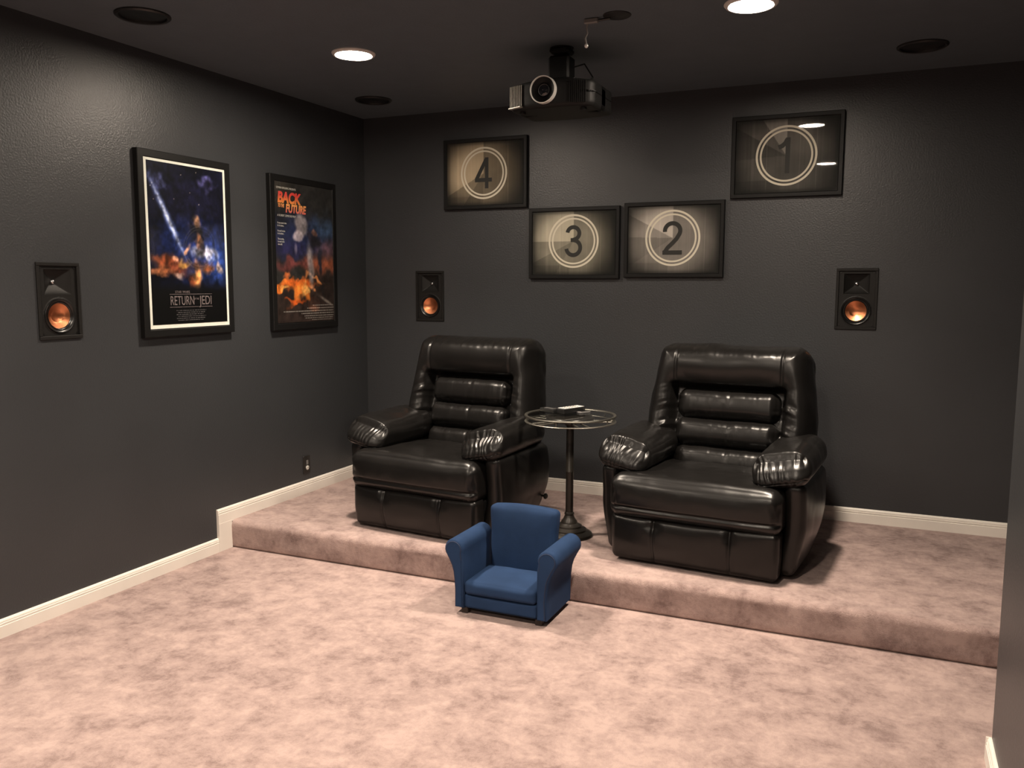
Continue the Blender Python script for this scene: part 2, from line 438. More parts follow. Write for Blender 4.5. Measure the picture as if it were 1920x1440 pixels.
# ------------------------------------------------------------------ in-wall speakers
def wall_speaker(x, y, z, rz, label):
    t = thing('wall_speaker', label, 'speaker', (x, y, z), rz, 'in-wall speakers with copper cones')
    w2, h2 = SW/2, SH/2
    mb = MB()                                   # outer rim
    for (cx, cz, dx, dz) in ((0, h2-.008, SW, .016), (0, -h2+.008, SW, .016), (-w2+.008, 0, .016, SH-.032), (w2-.008, 0, .016, SH-.032)):
        mb.box((cx, -.004, cz), (dx, .011, dz), bevel=.002)
    mb.build('rim', M_spk, t)
    # baffle with square horn opening and round woofer opening, as a heightfield
    nx, nz = 70, 112; iw, ih = w2-.013, h2-.013
    u, v = np.meshgrid(np.linspace(-iw, iw, nx+1), np.linspace(-ih, ih, nz+1))
    d = np.full(u.shape, .001)
    hx = np.abs(u+.002); hz = np.abs(v-.088); sq = np.maximum(hx/.068, hz/.056)
    horn = np.where(sq < 1, .004+.040*(1-np.clip(sq, .22, 1))**.8, 0); d = d+horn
    rr = np.hypot(u, v+.069); d = d+np.where(rr < .060, .03, 0)
    d = d-np.where((rr > .078) & (rr < .084), .002, 0)
    V = np.stack([u.ravel(), d.ravel(), v.ravel()], 1)
    F_ = [(j*(nx+1)+i, j*(nx+1)+i+1, (j+1)*(nx+1)+i+1, (j+1)*(nx+1)+i) for j in range(nz) for i in range(nx)]
    mesh_obj('baffle', V, F_, M_spk, t, autosm=35)
    MB().lathe([(.066, .004), (.070, -.004), (.078, -.006), (.081, -.002), (.081, .003)], (0, 0, -.069), 56, 'y', closed=True).build('surround_ring', M_spkring, t, smooth=50)
    MB().lathe([(.0655, .004), (.063, -.002), (.0595, .000), (.057, .006)], (0, 0, -.069), 56, 'y', closed=True).build('rubber_surround', M_spkring, t, smooth=50)
    c = MB(); n = 72; c.add([(.0585*math.cos(2*PI*k/n), .004, -.069+.0585*math.sin(2*PI*k/n)) for k in range(n)]+[(.030*math.cos(2*PI*k/n), .015, -.069+.030*math.sin(2*PI*k/n)) for k in range(n)]+[(0, .027, -.069)],
                            [(k, (k+1) % n, n+(k+1) % n, n+k) for k in range(n)]+[(n+k, n+(k+1) % n, 2*n) for k in range(n)])
    c.build('copper_cone', M_copper, t, smooth=50)['label'] = 'shiny copper woofer cone'
    MB().lathe([(.011, .036), (.010, .030), (.006, .0265), (.001, .0255)], (-.002, 0, .088), 24, 'y').build('tweeter_dome', M_dome, t, smooth=60)
    for sx in (-1, 1):
        for sz in (-1, 1): MB().lathe([(.0038, .002), (.0038, -.002), (.001, -.0025)], (sx*(w2-.024), 0, sz*(h2-.026)), 10, 'y').build('screw', M_spkring, t, smooth=40)
    return t
wall_speaker(0, spk_left[0], spk_left[1], PI/2, 'copper-coned in-wall speaker on the left side wall, left of the posters')
wall_speaker(spk_b1[0], 0, spk_b1[1], 0, 'copper-coned in-wall speaker above the left recliner, below picture 4')
wall_speaker(spk_b2[0], 0, spk_b2[1], 0, 'copper-coned in-wall speaker at the right, below picture 1')

# ------------------------------------------------------------------ framed pictures
def frame_mesh(w, h, bw, depth, m, parent, lip=.006):
    """four mitred mouldings, the wall plane at y=0, front at -depth"""
    prof = [(0, -.0005), (0, -depth+.003), (.003, -depth), (bw-.004, -depth), (bw, -depth+.004), (bw, -.0005)]
    V = []; n = len(prof)
    for (sx, sz) in ((-1, -1), (1, -1), (1, 1), (-1, 1)):
        for (d, y) in prof: V.append((sx*(w/2-d), y, sz*(h/2-d)))
    F_ = [(c*n+i, c*n+(i+1) % n, ((c+1) % 4)*n+(i+1) % n, ((c+1) % 4)*n+i) for c in range(4) for i in range(n)]
    mb = MB(); mb.add(V, F_); return mb.build('frame', m, parent)

def annulus(r0, r1, cx, cz, y, name, m, parent, n=96):
    mb = MB(); mb.lathe([(r0, y), (r1, y), (r1, y+.0006), (r0, y+.0006)], (cx, 0, cz), n, 'y', closed=True)
    return mb.build(name, m, parent)

def numeral(digit, hgt, loc, m, parent):
    def arc(cx, cy, rx, ry, a0, a1, n=24):
        return [(cx+rx*math.cos(math.radians(a0+(a1-a0)*k/n)), cy+ry*math.sin(math.radians(a0+(a1-a0)*k/n))) for k in range(n+1)]
    S = {'1': [[(.04, 0), (.04, 1)], [(-.22, .735), (-.12, .77), (-.03, .85), (.02, .95)]],
         '2': [arc(0, .715, .235, .225, 188, -25)+[(.13, .48), (0, .34), (-.14, .21), (-.235, .07)], [(-.30, .062), (.30, .062)]],
         '3': [arc(0, .745, .20, .195, 172, -75)+[(-.02, .535)], arc(0, .295, .235, .235, 84, -172), [(-.09, .535), (.06, .535)]],
         '4': [[(.11, 0), (.11, 1)], [(.085, .93), (-.265, .30)], [(-.32, .275), (.30, .275)]]}[digit]
    mb = MB(); w_ = .064
    for q, pl in enumerate(S):
        V = []; n = len(pl)
        for i, (x, y) in enumerate(pl):
            a = Vector(pl[max(i-1, 0)]); b = Vector(pl[min(i+1, n-1)]); t = (b-a).normalized(); nn = Vector((-t.y, t.x))*w_
            for sgn in (-1, 1):
                for dy in (0, .0006): V.append((loc[0]+(x+sgn*nn.x)*hgt, loc[1]-dy-.0001*q, loc[2]+(y+sgn*nn.y)*hgt))
        F_ = []
        for i in range(n-1):
            a = i*4; b = a+4
            F_ += [(a, a+1, b+1, b), (a+1, a+3, b+3, b+1), (a+3, a+2, b+2, b+3), (a+2, a, b, b+2)]
        F_ += [(0, 2, 3, 1), (n*4-4, n*4-3, n*4-1, n*4-2)]
        mb.add(V, F_)
    return mb.build('numeral', m, parent)

def countdown(x0, x1, z0, z1, digit, sweep, tint, cxo, czo, seed, label, soft, bright):
    """a framed film-leader countdown print; sweep = clockwise-left angle of the pale sector"""
    W, Hh = x1-x0, z1-z0; cx, cz = (x0+x1)/2, (z0+z1)/2
    t = thing('framed_countdown_picture', label, 'picture', (cx, 0, cz), 0, 'framed film countdown pictures')
    frame_mesh(W, Hh, .026, .032, M_frame, t)
    iw, ih = W-.05, Hh-.05
    a0 = sweep
    def fn(u, v):
        x = (u-.5)*iw-cxo; z = (v-.5)*ih-czo
        ang = np.degrees(np.arctan2(-x, z)) % 360          # 0 = straight up, grows to the left
        base = np.full(u.shape, bright)
        base = base+np.where(ang < a0, .24, 0)-np.where((ang >= a0) & (ang < a0+26), -.05, 0)-np.where((ang >= a0+26) & (ang < a0+60), .05, 0)
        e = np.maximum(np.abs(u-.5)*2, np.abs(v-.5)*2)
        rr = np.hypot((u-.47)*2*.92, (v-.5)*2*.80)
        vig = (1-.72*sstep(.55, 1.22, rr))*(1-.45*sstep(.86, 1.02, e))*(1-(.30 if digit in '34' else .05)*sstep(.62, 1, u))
        s = fbm(np.stack([u*3+seed, v*3, u*0+seed], -1), 4)*.055
        for k, (sx, sw, sa) in enumerate(((.78, .004, .10), (.30, .003, .07), (.12+.01*seed, .015, .05), (.62, .002, .05))):
            s = s+np.where(np.abs(u-sx-.02*seed % .07) < sw, sa, 0)
        s = s-np.where((v < .13+.01*seed) & (u < .45), .05, 0)+vn(np.stack([u*90, v*2, u*0+seed], -1))*.018
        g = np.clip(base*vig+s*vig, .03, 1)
        return np.stack([g*tint[0], g*tint[1], g*tint[2]], -1)
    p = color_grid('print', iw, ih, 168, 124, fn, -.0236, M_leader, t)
    annulus(.161, .173, cxo, czo, -.0243, 'outer_ring', M_ring, p); annulus(.1395, .1500, cxo, czo, -.0243, 'inner_ring', M_ring, p)
    numeral(digit, .205, (cxo, -.0246, czo-.1025), M_ink, p)
    MB().box((0, -.0275, 0), (iw-.002, .002, ih-.002)).build('glass_pane', M_glass, t)
    return t
countdown(.666, 1.290, 2.072, 2.542, '4', 118, (1., .90, .77), -.007, .003, 1, 'framed countdown picture of the numeral 4, leftmost and brownest', 0, .50)
countdown(1.307, 1.933, 1.600, 2.062, '3', 90, (1., .955, .87), .0, .012, 2, 'framed countdown picture of the numeral 3, left of the lower pair', 0, .52)
countdown(1.963, 2.591, 1.608, 2.075, '2', 62, (1., .95, .92), -.003, .010, 3, 'framed countdown picture of the numeral 2, right of the lower pair', 0, .54)
countdown(2.620, 3.250, 2.078, 2.553, '1', 33, (1., .96, .93), .0, .0, 4, 'framed countdown picture of the numeral 1, highest at the right, mirroring two lights', 0, .36)  # print toned darker to stand in for the dim light this high

# ------------------------------------------------------------------ posters
def blob(img, u, v, cu, cv, ru, rv, col, ang=0., soft=.5, amt=1., warp=0., seed=0.):
    a = math.radians(ang); x = u-cu; y = (v-cv)*1.5
    if warp:
        x = x+warp*fbm(np.stack([u*9+seed, v*13, u*0+seed], -1), 3); y = y+warp*fbm(np.stack([u*9-seed, v*13, u*0+seed+5], -1), 3)
    p = (x*math.cos(a)+y*math.sin(a))/ru; q = (-x*math.sin(a)+y*math.cos(a))/(rv*1.5)
    k = amt*(1-sstep(1-soft, 1+soft*.3, np.hypot(p, q)))[..., None]
    return img*(1-k)+np.array(col)*k

def art_night(u, v):       # abstract dark blue night with a warm glowing band
    n = fbm(np.stack([u*5, v*7, u*0], -1), 5); n2 = fbm(np.stack([u*14+3, v*20, u*0+4], -1), 4)
    img = np.stack([.045+.02*n, .05+.02*n, .10+.035*n], -1)
    img = blob(img, u, v, .55, .48, .60, .22, (.12, .18, .42), soft=.95, amt=.85, warp=.05)
    img = blob(img, u, v, .88, .40, .25, .20, (.16, .26, .55), soft=.9, amt=.8, warp=.05)
    img = blob(img, u, v, .5, .80, .55, .15, (.10, .10, .20), soft=.9, amt=.7, warp=.06, seed=2)
    img = blob(img, u, v, .14, .90, .10, .04, (.32, .34, .55), soft=.9, amt=.8, warp=.06, seed=3)
    img = blob(img, u, v, .76, .91, .12, .05, (.34, .33, .55), soft=.9, amt=.8, warp=.07, seed=4)
    for k in range(9):
        img = blob(img, u, v, random.random(), .75+.23*random.random(), .006, .004, (.8, .75, .7), soft=.6, amt=.8)
    # soft pale-blue ray of light
    img = blob(img, u, v, .24, .66, .048, .30, (.50, .58, .88), ang=30, soft=.98, amt=.9)
    img = blob(img, u, v, .24, .66, .024, .27, (.85, .88, 1.), ang=30, soft=.98, amt=.8)
    # warm band of light and dark patches
    for (a, b, c, d, col, am, sd) in [
            (.18, .40, .20, .06, (.60, .30, .16), .8, 1), (.30, .36, .22, .07, (.42, .20, .12), .8, 2), (.14, .345, .18, .03, (.70, .42, .26), .7, 3),
            (.60, .64, .075, .055, (.80, .58, .42), .75, 4), (.62, .585, .12, .06, (.05, .05, .08), .8, 5), (.64, .53, .05, .04, (.74, .50, .36), .8, 6),
            (.60, .30, .10, .10, (.90, .60, .34), .9, 7), (.74, .36, .10, .055, (.66, .36, .18), .85, 8), (.72, .45, .20, .05, (.82, .80, .86), .75, 9),
            (.66, .46, .05, .07, (.10, .08, .10), .8, 10), (.88, .37, .06, .04, (.62, .52, .46), .8, 11), (.36, .31, .08, .035, (.62, .52, .48), .7, 12),
            (.42, .385, .06, .04, (.72, .54, .28), .8, 13), (.48, .47, .05, .03, (.85, .60, .44), .8, 14), (.58, .37, .05, .04, (.10, .05, .05), .7, 15),
            (.30, .40, .04, .03, (.85, .62, .50), .7, 16), (.50, .29, .05, .05, (.55, .25, .12), .7, 17)]:
        img = blob(img, u, v, a, b, c, d, col, soft=.7, amt=am, warp=.045, seed=sd*1.7)
    n3 = fbm(np.stack([u*30+3, v*42, u*0+9], -1), 3)
    img = img*(1+.30*n2[..., None]+.32*n3[..., None])
    dark = sstep(.27, .19, v)[..., None]
    img = img*(1-dark)+np.array((.035, .033, .038))*dark
    return img

def art_fire(u, v):        # abstract dusk sky over a band of fire
    n = fbm(np.stack([u*5, v*7, u*0+1], -1), 5); n2 = fbm(np.stack([u*12+3, v*16, u*0+6], -1), 4)
    img = np.stack([.17+.02*n, .165+.02*n, .165+.02*n], -1)
    img = blob(img, u, v, .45, .62, .75, .19, (.16, .19, .34), soft=.9, amt=.95, warp=.04)
    img = blob(img, u, v, .85, .68, .30, .12, (.26, .36, .50), soft=.9, amt=.7, warp=.05)
    img = blob(img, u, v, .25, .52, .40, .07, (.17, .16, .32), soft=.9, amt=.8, warp=.04)
    img = blob(img, u, v, .88, .53, .28, .07, (.50, .36, .42), soft=.9, amt=.8, warp=.04)
    img = blob(img, u, v, .80, .42, .45, .08, (.66, .36, .26), soft=.8, amt=.95, warp=.05)
    img = blob(img, u, v, .28, .42, .36, .05, (.42, .22, .22), soft=.8, amt=.9, warp=.06)
    dk = sstep(.33+.10*(u-.45), .27+.10*(u-.45), v)[..., None]; img = img*(1-dk)+np.array((.19, .15, .14))*dk
    for (a, b, c, d, col, am, sd) in [(.14, .27, .24, .040, (.96, .50, .20), .95, 1), (.40, .28, .30, .040, (.90, .42, .16), .9, 2), (.62, .29, .20, .03, (.95, .60, .36), .8, 3),
                                      (.44, .21, .13, .075, (.97, .54, .22), .95, 4), (.30, .165, .20, .022, (.88, .38, .14), .85, 5), (.18, .32, .06, .05, (.90, .46, .24), .8, 6),
                                      (.44, .23, .06, .05, (1., .78, .46), .7, 7), (.10, .26, .10, .02, (1., .74, .40), .7, 8)]:
        img = blob(img, u, v, a, b, c, d, col, soft=.6, amt=am, warp=.08, seed=sd*2.3)
    # pale slab and beam of light
    img = blob(img, u, v, .44, .70, .13, .085, (.60, .56, .58), ang=-8, soft=.35, amt=.9, warp=.02)
    img = blob(img, u, v, .38, .62, .10, .05, (.74, .68, .72), ang=10, soft=.4, amt=.85, warp=.02)
    img = blob(img, u, v, .58, .42, .065, .19, (.66, .62, .64), ang=4, soft=.7, amt=.85, warp=.01)
    img = blob(img, u, v, .33, .53, .03, .05, (.60, .56, .66), ang=0, soft=.7, amt=.6)
    # dark and tan patches in the middle
    for (a, b, c, d, col, am, sd) in [(.68, .60, .10, .075, (.13, .12, .14), .85, 1), (.66, .66, .05, .03, (.62, .42, .34), .7, 2), (.76, .45, .05, .12, (.14, .17, .24), .85, 3),
                                      (.58, .64, .05, .04, (.20, .16, .20), .7, 4), (.80, .24, .035, .07, (.12, .11, .12), .7, 5)]:
        img = blob(img, u, v, a, b, c, d, col, soft=.6, amt=am, warp=.03, seed=sd*3.1)
    img = blob(img, u, v, .85, .15, .16, .015, (.55, .52, .50), ang=-25, soft=.8, amt=.7)
    n3 = fbm(np.stack([u*28+3, v*40, u*0+2], -1), 3)
    return img*(1+.16*n2[..., None]+.16*n3[..., None])

M_t1 = mat('muted_title_ink', (.17, .135, .14), rough=.6)
M_t2 = mat('faint_credit_ink', (.07, .065, .07), rough=.6)
M_t3 = mat('white_title_ink', (.55, .53, .50), rough=.6)
M_t4 = mat('grey_credit_ink', (.22, .20, .19), rough=.6)
def title_mat(name, a, b, z0, z1):
    m = bpy.data.materials.new(name); m.use_nodes = True; nt = m.node_tree; bs = nt.nodes['Principled BSDF']
    tc = nt.nodes.new('ShaderNodeTexCoord'); sp = nt.nodes.new('ShaderNodeSeparateXYZ'); mr = nt.nodes.new('ShaderNodeMapRange'); r = nt.nodes.new('ShaderNodeValToRGB')
    mr.inputs[1].default_value = z0; mr.inputs[2].default_value = z1
    r.color_ramp.elements[0].color = (*a, 1); r.color_ramp.elements[1].color = (*b, 1)
    nt.links.new(tc.outputs['Object'], sp.inputs[0]); nt.links.new(sp.outputs[2], mr.inputs[0]); nt.links.new(mr.outputs[0], r.inputs[0]); nt.links.new(r.outputs[0], bs.inputs['Base Color'])
    return m
M_red = title_mat('red_to_yellow_title_ink', (.95, .42, .08), (.70, .06, .05), .29, .36)
M_orange = title_mat('orange_to_red_title_ink', (.70, .10, .12), (.95, .45, .12), .25, .315)

def credit_rows(rows, m, parent, y, seed):
    rnd = random.Random(seed); mb = MB()
    for (x0, x1, z, hh) in rows:
        x = x0
        while x < x1:
            w_ = rnd.uniform(.004, .02); w_ = min(w_, x1-x)
            if w_ > .002: mb.box((x+w_/2, y, z), (w_, .0004, hh))
            x += w_+rnd.choice((.003, .003, .006))
    return mb.build('credit_lines', m, parent)

# poster with the white border
def poster_a():
    t = thing('movie_poster', 'framed film poster with thin white border and dark blue art on the side wall', 'poster', (0, -1.762, 1.762), PI/2)
    W, Hh = .662, .962
    frame_mesh(W, Hh, .040, .032, M_frame, t)
    MB().box((0, -.0265, .004), (.584, .001, .884)).build('white_border', M_paperwhite, t)
    p = color_grid('print', .548, .845, 150, 230, art_night, -.0282, M_print, t, cz=.005, thick=.001)
    y = -.0286
    lettering('title_lettering', 'STAR WARS', .018, (-.115, y, -.252), M_t1, p, sx=1.1)
    lettering('title_lettering', 'RETURN', .070, (-.152, y, -.316), M_t1, p, sx=.66)
    lettering('title_lettering', 'OF THE', .016, (.017, y, -.290), M_t1, p, sx=.75)
    lettering('title_lettering', 'JEDI', .070, (.062, y, -.316), M_t1, p, sx=.76)
    mb = MB(); mb.box((.001, y, -.258), (.312, .0005, .0022)); mb.box((.001, y, -.327), (.312, .0005, .0022)); mb.build('title_rules', M_t1, p)
    credit_rows([(-.11+.01*(k % 2), .11-.012*(k % 3), -.346-.0105*k, .0042) for k in range(6)], M_t2, p, y, 3)
    MB().box((0, -.0305, 0), (.584, .0015, .884)).build('glass_pane', M_glass, t)
poster_a()

def poster_b():
    t = thing('movie_poster', 'framed film poster with orange flames and red title, right one nearest the corner', 'poster', (0, -.742, 1.752), PI/2)
    W, Hh = .680, .965
    frame_mesh(W, Hh, .042, .032, M_frame, t)
    p = color_grid('print', .600, .885, 150, 230, art_fire, -.0282, M_print, t, cz=.005, thick=.001)
    y = -.0286
    lettering('title_lettering', 'STEVEN SPIELBERG PRESENTS', .017, (-.280, y, .398), M_t3, p, sx=.86)
    a = lettering('title_lettering', 'BACK', .092, (-.272, y, .315), M_red, p, sx=.93, shear=.15, bold=.004)
    lettering('title_lettering', 'TO THE', .030, (-.268, y, .285), M_orange, p, sx=.55, shear=.15, bold=.001)
    lettering('title_lettering', 'FUTURE', .070, (-.195, y, .258), M_orange, p, sx=.80, shear=.15, bold=.003)
    lettering('title_lettering', 'A ROBERT ZEMECKIS FILM', .018, (-.276, y, .228), M_t3, p, sx=.85)
    for k, s_ in enumerate(['He was never in time', 'for his classes...', '', "He wasn't in time", 'for his dinner...', '', 'Then one day...', "he wasn't in his", 'time at all.']):
        if s_: lettering('tagline_lettering', s_, .0165, (-.278, y, .182-.0165*k), M_t3, p, sx=.62)
    credit_rows([(.06, .29, -.332, .006), (.00, .29, -.350, .006), (-.24, .29, -.368, .007), (-.06, .29, -.384, .007), (-.03, .29, -.400, .006), (-.02, .28, -.414, .005), (.05, .28, -.427, .004)], M_t4, p, y, 5)
    MB().box((0, -.0305, 0), (.594, .0015, .879)).build('glass_pane', M_glass, t)
poster_b()

# ------------------------------------------------------------------ wall outlet
def outlet():
    t = thing('wall_outlet', 'small black wall plate with round chrome socket, low on the left wall', 'outlet', (0, -.757, .357), PI/2)
    MB().box((0, -.0028, 0), (.072, .0055, .119), bevel=.002).build('plate', M_outlet, t)
    MB().box((.003, -.0070, .014), (.020, .003, .030), bevel=.001).build('grey_jack', M_grey, t)
    MB().lathe([(.0145, -.005), (.0145, -.010), (.010, -.013), (.006, -.013), (.005, -.006)], (.003, 0, -.022), 24, 'y', closed=True).build('round_socket', M_chrome, t, smooth=40)['label'] = 'round chrome socket'
    MB().lathe([(.003, -.005), (.003, -.007)], (0, 0, .047), 10, 'y').build('screw', M_spkring, t)
outlet()

# ------------------------------------------------------------------ recliners
def recliner(loc, rz, seed, label, lever):
    t = thing('recliner', label, 'armchair', loc, rz, 'black leather recliners on the platform')
    sd = float(seed)
    def crease(P, f, amp, a=(1, 1, 1)):
        return amp*fbm(P*np.array(a)*f+sd*3.7, 3)
    # hidden chassis, standing on the carpet
    MB().box((0, .43, .12), (.80, .62, .24), bevel=.02).build('base_frame', M_blackply, t)
    # footrest panel
    def dfoot(P, N, L):
        x, y, z = P.T.copy(); fr = np.clip(-N[:, 1], 0, 1)
        bulge = .018*(1-L[:, 0]**4)*(1-np.abs(L[:, 2])**3)
        y = y-fr*bulge
        for s in (-.19, .19):
            w_ = .010*np.exp(-((x-s)/.0065)**2)+.010*np.exp(-((x-s)/.03)**2)*np.exp(-((z-.085)/.04)**2)
            y = y+fr*w_
            z = z-np.clip(N[:, 2], 0, 1)*.007*np.exp(-((x-s)/.018)**2)
            Pq = np.stack([x*2, y*0, z], 1)
            y = y+fr*.004*vn(Pq*28+sd)*np.exp(-((x-s)/.05)**2)*sstep(.0, .09, z)
        y = y+fr*.003*vn(np.stack([x, x*0, z], 1)*7+sd)+fr*sstep(0, -.11, z)*.012
        x = x*(1-.012*sstep(.0, -1, L[:, 2]))
        z = z+.003*vn(np.stack([x*6, x*0, x*0], 1)+sd)*(L[:, 2] > .5)
        return np.stack([x, y, z], 1)
    softbox('footrest', (0, .052, .133), (.418, .058, .118), .030, (150, 12, 44), M_leather, t, dfoot)
    # seat cushion with a rolled front
    def dseat(P, N, L):
        x, y, z = P.T.copy(); fr = np.clip(-N[:, 1], 0, 1); up = np.clip(N[:, 2], 0, 1)
        y = y-fr*(.022*(1-L[:, 0]**4)*(1-L[:, 2]**2)); y = y+fr*.016*np.exp(-((z+.045)/.008)**2)
        z = z+up*(.018*(1-L[:, 0]**4)*(1-L[:, 1]**2)); z = z+up*crease(P, 6, .0035)
        sg = sstep(.6, -.95, L[:, 1])*up
        z = z+sg*.012
        cor = np.exp(-((np.abs(x)-.40)/.03)**2)*sstep(-.4, -1, L[:, 1])
        y = y+fr*cor*.006*vn(P*np.array([60, 1, 30])+sd); z = z-up*cor*.008
        y = y+fr*crease(P, 7, .003)
        return np.stack([x, y, z], 1)
    softbox('seat_cushion', (0, .275, .338), (.425, .300, .102), .050, (110, 70, 34), M_leather, t, dseat)
    # side bodies
    for s in (-1, 1):
        def dside(P, N, L, s=s):
            x, y, z = P.T.copy(); out = np.clip(N[:, 0]*s, 0, 1)
            x = x+s*out*(.022*(1-L[:, 1]**2)*(1-L[:, 2]**2))
            x = x-s*.035*sstep(.1, -1, L[:, 2])
            y = y+.13*(L[:, 1] > 0)*L[:, 1]*(np.sin((L[:, 2]+1)/2*PI*.75)-.85)
            y = y-.02*sstep(0, 1, L[:, 2])*(L[:, 1] < 0)+.0
            x = x+out*s*crease(P, 5, .004)
            return np.stack([x, y, z], 1)
        softbox('side_panel', (s*.463, .390, .250), (.047, .290, .228), .036, (10, 60, 50), M_leather, t, dside)
    # back
    tilt = math.radians(13); Rb = Matrix.Rotation(-tilt, 3, 'X'); O = Vector((0, .50, .298))
    def bp(x, d, w_): return tuple(O+Rb @ Vector((x, d, w_)))
    def dback(P, N, L):
        x, y, z = P.T.copy(); w_ = z+.40
        half = .458-.045*sstep(.35, .80, w_)-.025*sstep(.35, .0, w_)
        x = x/.45*half
        fr = np.clip(-N[:, 1], 0, 1)**.7
        din = np.hypot(np.maximum(np.abs(x)-.285, 0), np.maximum(w_-.55, 0)); inside = (np.abs(x) < .285) & (w_ < .55)
        din = np.where(inside, 0, din); dout = np.maximum(np.minimum(half-np.abs(x), .81-w_), 0)
        tt = din/(din+dout+1e-6)
        bul = -.058*(1-np.abs(2*tt-1)**2.3)
        tp = sstep(.55, .70, w_)
        bul = bul*(1+.25*tp)
        off = .05+(bul-.05)*sstep(0, .035, din)
        # seams running up from the hollow
        seam = np.exp(-((np.abs(x)-.285)/.0055)**2)*sstep(.57, .60, w_)*sstep(.82, .74, w_)
        off = off+.009*seam
        # gathers on the wings, fanning out from the hollow
        g = fbm(np.stack([np.abs(x)*7, x*0+sd+(x > 0)*3, w_*34+np.abs(x)*14], 1), 3)
        gm = np.exp(-((din-.03)/.05)**2)*sstep(.62, .45, w_)*(np.abs(x) > .27)
        off = off+.0095*g*gm
        g2 = fbm(np.stack([x*40, x*0+sd, w_*10], 1), 3)
        off = off+.0050*g2*sstep(.70, .79, w_)+.0035*g2*np.exp(-((np.abs(x)-.40)/.035)**2)*tp
        off = off+.006*vn(np.stack([x*7, x*0+sd, w_*7], 1))
        y = y+fr*off
        # corners tucked
        cr = sstep(.33, .42, np.abs(x))*sstep(.70, .80, w_)
        z = z-.012*cr+.006*vn(np.stack([x*9, x*0+sd, x*0], 1))*sstep(.76, .80, w_)
        side = np.clip(np.abs(N[:, 0]), 0, 1)
        x = x+np.sign(x)*side*.004*vn(np.stack([x*0, y*20, w_*14], 1)+sd)
        return np.stack([x, y, z], 1)
    softbox('backrest', bp(0, .10, .40), (.45, .105, .41), .085, (150, 22, 140), M_leather, t, dback, rot=Rb)
    # three lumbar rolls in the hollow
    for k, (w0, w1, dep) in enumerate(((.385, .552, .0), (.235, .392, -.003), (.075, .242, -.003))):
        def droll(P, N, L, k=k):
            x, y, z = P.T.copy(); fr = np.clip(-N[:, 1], 0, 1)
            y = y-fr*.016*(1-L[:, 0]**6)*(1-L[:, 2]**2)
            rim = np.abs(L[:, 2])**3
            g = fbm(np.stack([x*34, x*0+sd+k, z*6], 1), 3)
            y = y+fr*.0040*g*rim+fr*.0012*g
            tuft = np.exp(-((x-.02)/.012)**2)*sstep(-.2, .8, L[:, 2])
            y = y+fr*.0045*tuft
            en = sstep(.82, 1, np.abs(L[:, 0])); g3 = vn(np.stack([x*12, x*0+k+sd, z*60], 1))
            y = y+fr*en*(.004*g3+.006); z = z*(1-.06*en)
            z = z+.003*vn(np.stack([x*9, x*0+k, x*0+sd], 1))*np.sign(L[:, 2])
            return np.stack([x, y, z], 1)
        softbox('lumbar_roll', bp(0, .045+dep, (w0+w1)/2), (.279, .062, (w1-w0)/2), .055, (120, 12, 34), M_leather, t, droll, rot=Rb)
    # pillow arms, gathered at the front
    for s in (-1, 1):
        def darm(P, N, L, s=s):
            x, y, z = P.T.copy(); up = np.clip(N[:, 2], 0, 1)
            z = z+up*.020*(1-L[:, 0]**2)*(1-np.abs(L[:, 1])**3)
            z = z-.012*sstep(-.75, -1., L[:, 1])*up
            m_ = sstep(-.62, -.97, L[:, 1])
            # front face leans back at the top and keeps a lip at the bottom
            y = y+.055*sstep(-.8, 1, L[:, 2])*sstep(-.5, -1, L[:, 1])
            xx = x*s
            ridg = np.sin(xx*2*PI/.030+4.5*fbm(P*np.array([16, 6, 12])+sd+s, 2)+z*14)
            g = .0030*ridg*m_*(.55+.8*vn(P*np.array([18, 8, 12])+sd*2+s))*(1-np.abs(L[:, 0])**6)
            y = y-g*np.clip(-N[:, 1]+.4, 0, 1); z = z+g*up*.9
            lip = np.exp(-((L[:, 2]+.72)/.10)**2)*sstep(-.7, -1, L[:, 1]); y = y+.006*lip
            z = z+up*.004*fbm(P*np.array([9, 7, 5])+sd+s*2, 3)
            x = x+np.sign(x)*.006*(1-L[:, 1]**2)+.003*vn(P*14+sd)
            return np.stack([x, y, z], 1)
        Ra = Matrix.Rotation(math.radians(-s*12), 3, 'Y') @ Matrix.Rotation(math.radians(2), 3, 'X')
        softbox('arm_pad', (s*.392, .335, .533), (.134, .300, .078), .070, (74, 110, 40), M_leather, t, darm, rot=Ra)
    if lever:
        mb = MB(); mb.tube([(.47, .60, .165), (.515, .60, .165)], .006, 10); mb.lathe([(.006, .0), (.016, .004), (.018, .012), (.012, .02), (.002, .022)], (.515, .60, .165), 16, 'x')
        mb.build('recline_knob', M_rblack, t, smooth=40)
    return t
recliner((2.704, -1.315, RH), math.radians(-5), 2, 'black leather recliner at the right, below picture 1 and right of the round table', False)
recliner((1.158, -1.340, RH), math.radians(-6), 5, 'black leather recliner at the left, near the corner and behind the blue child chair', True)

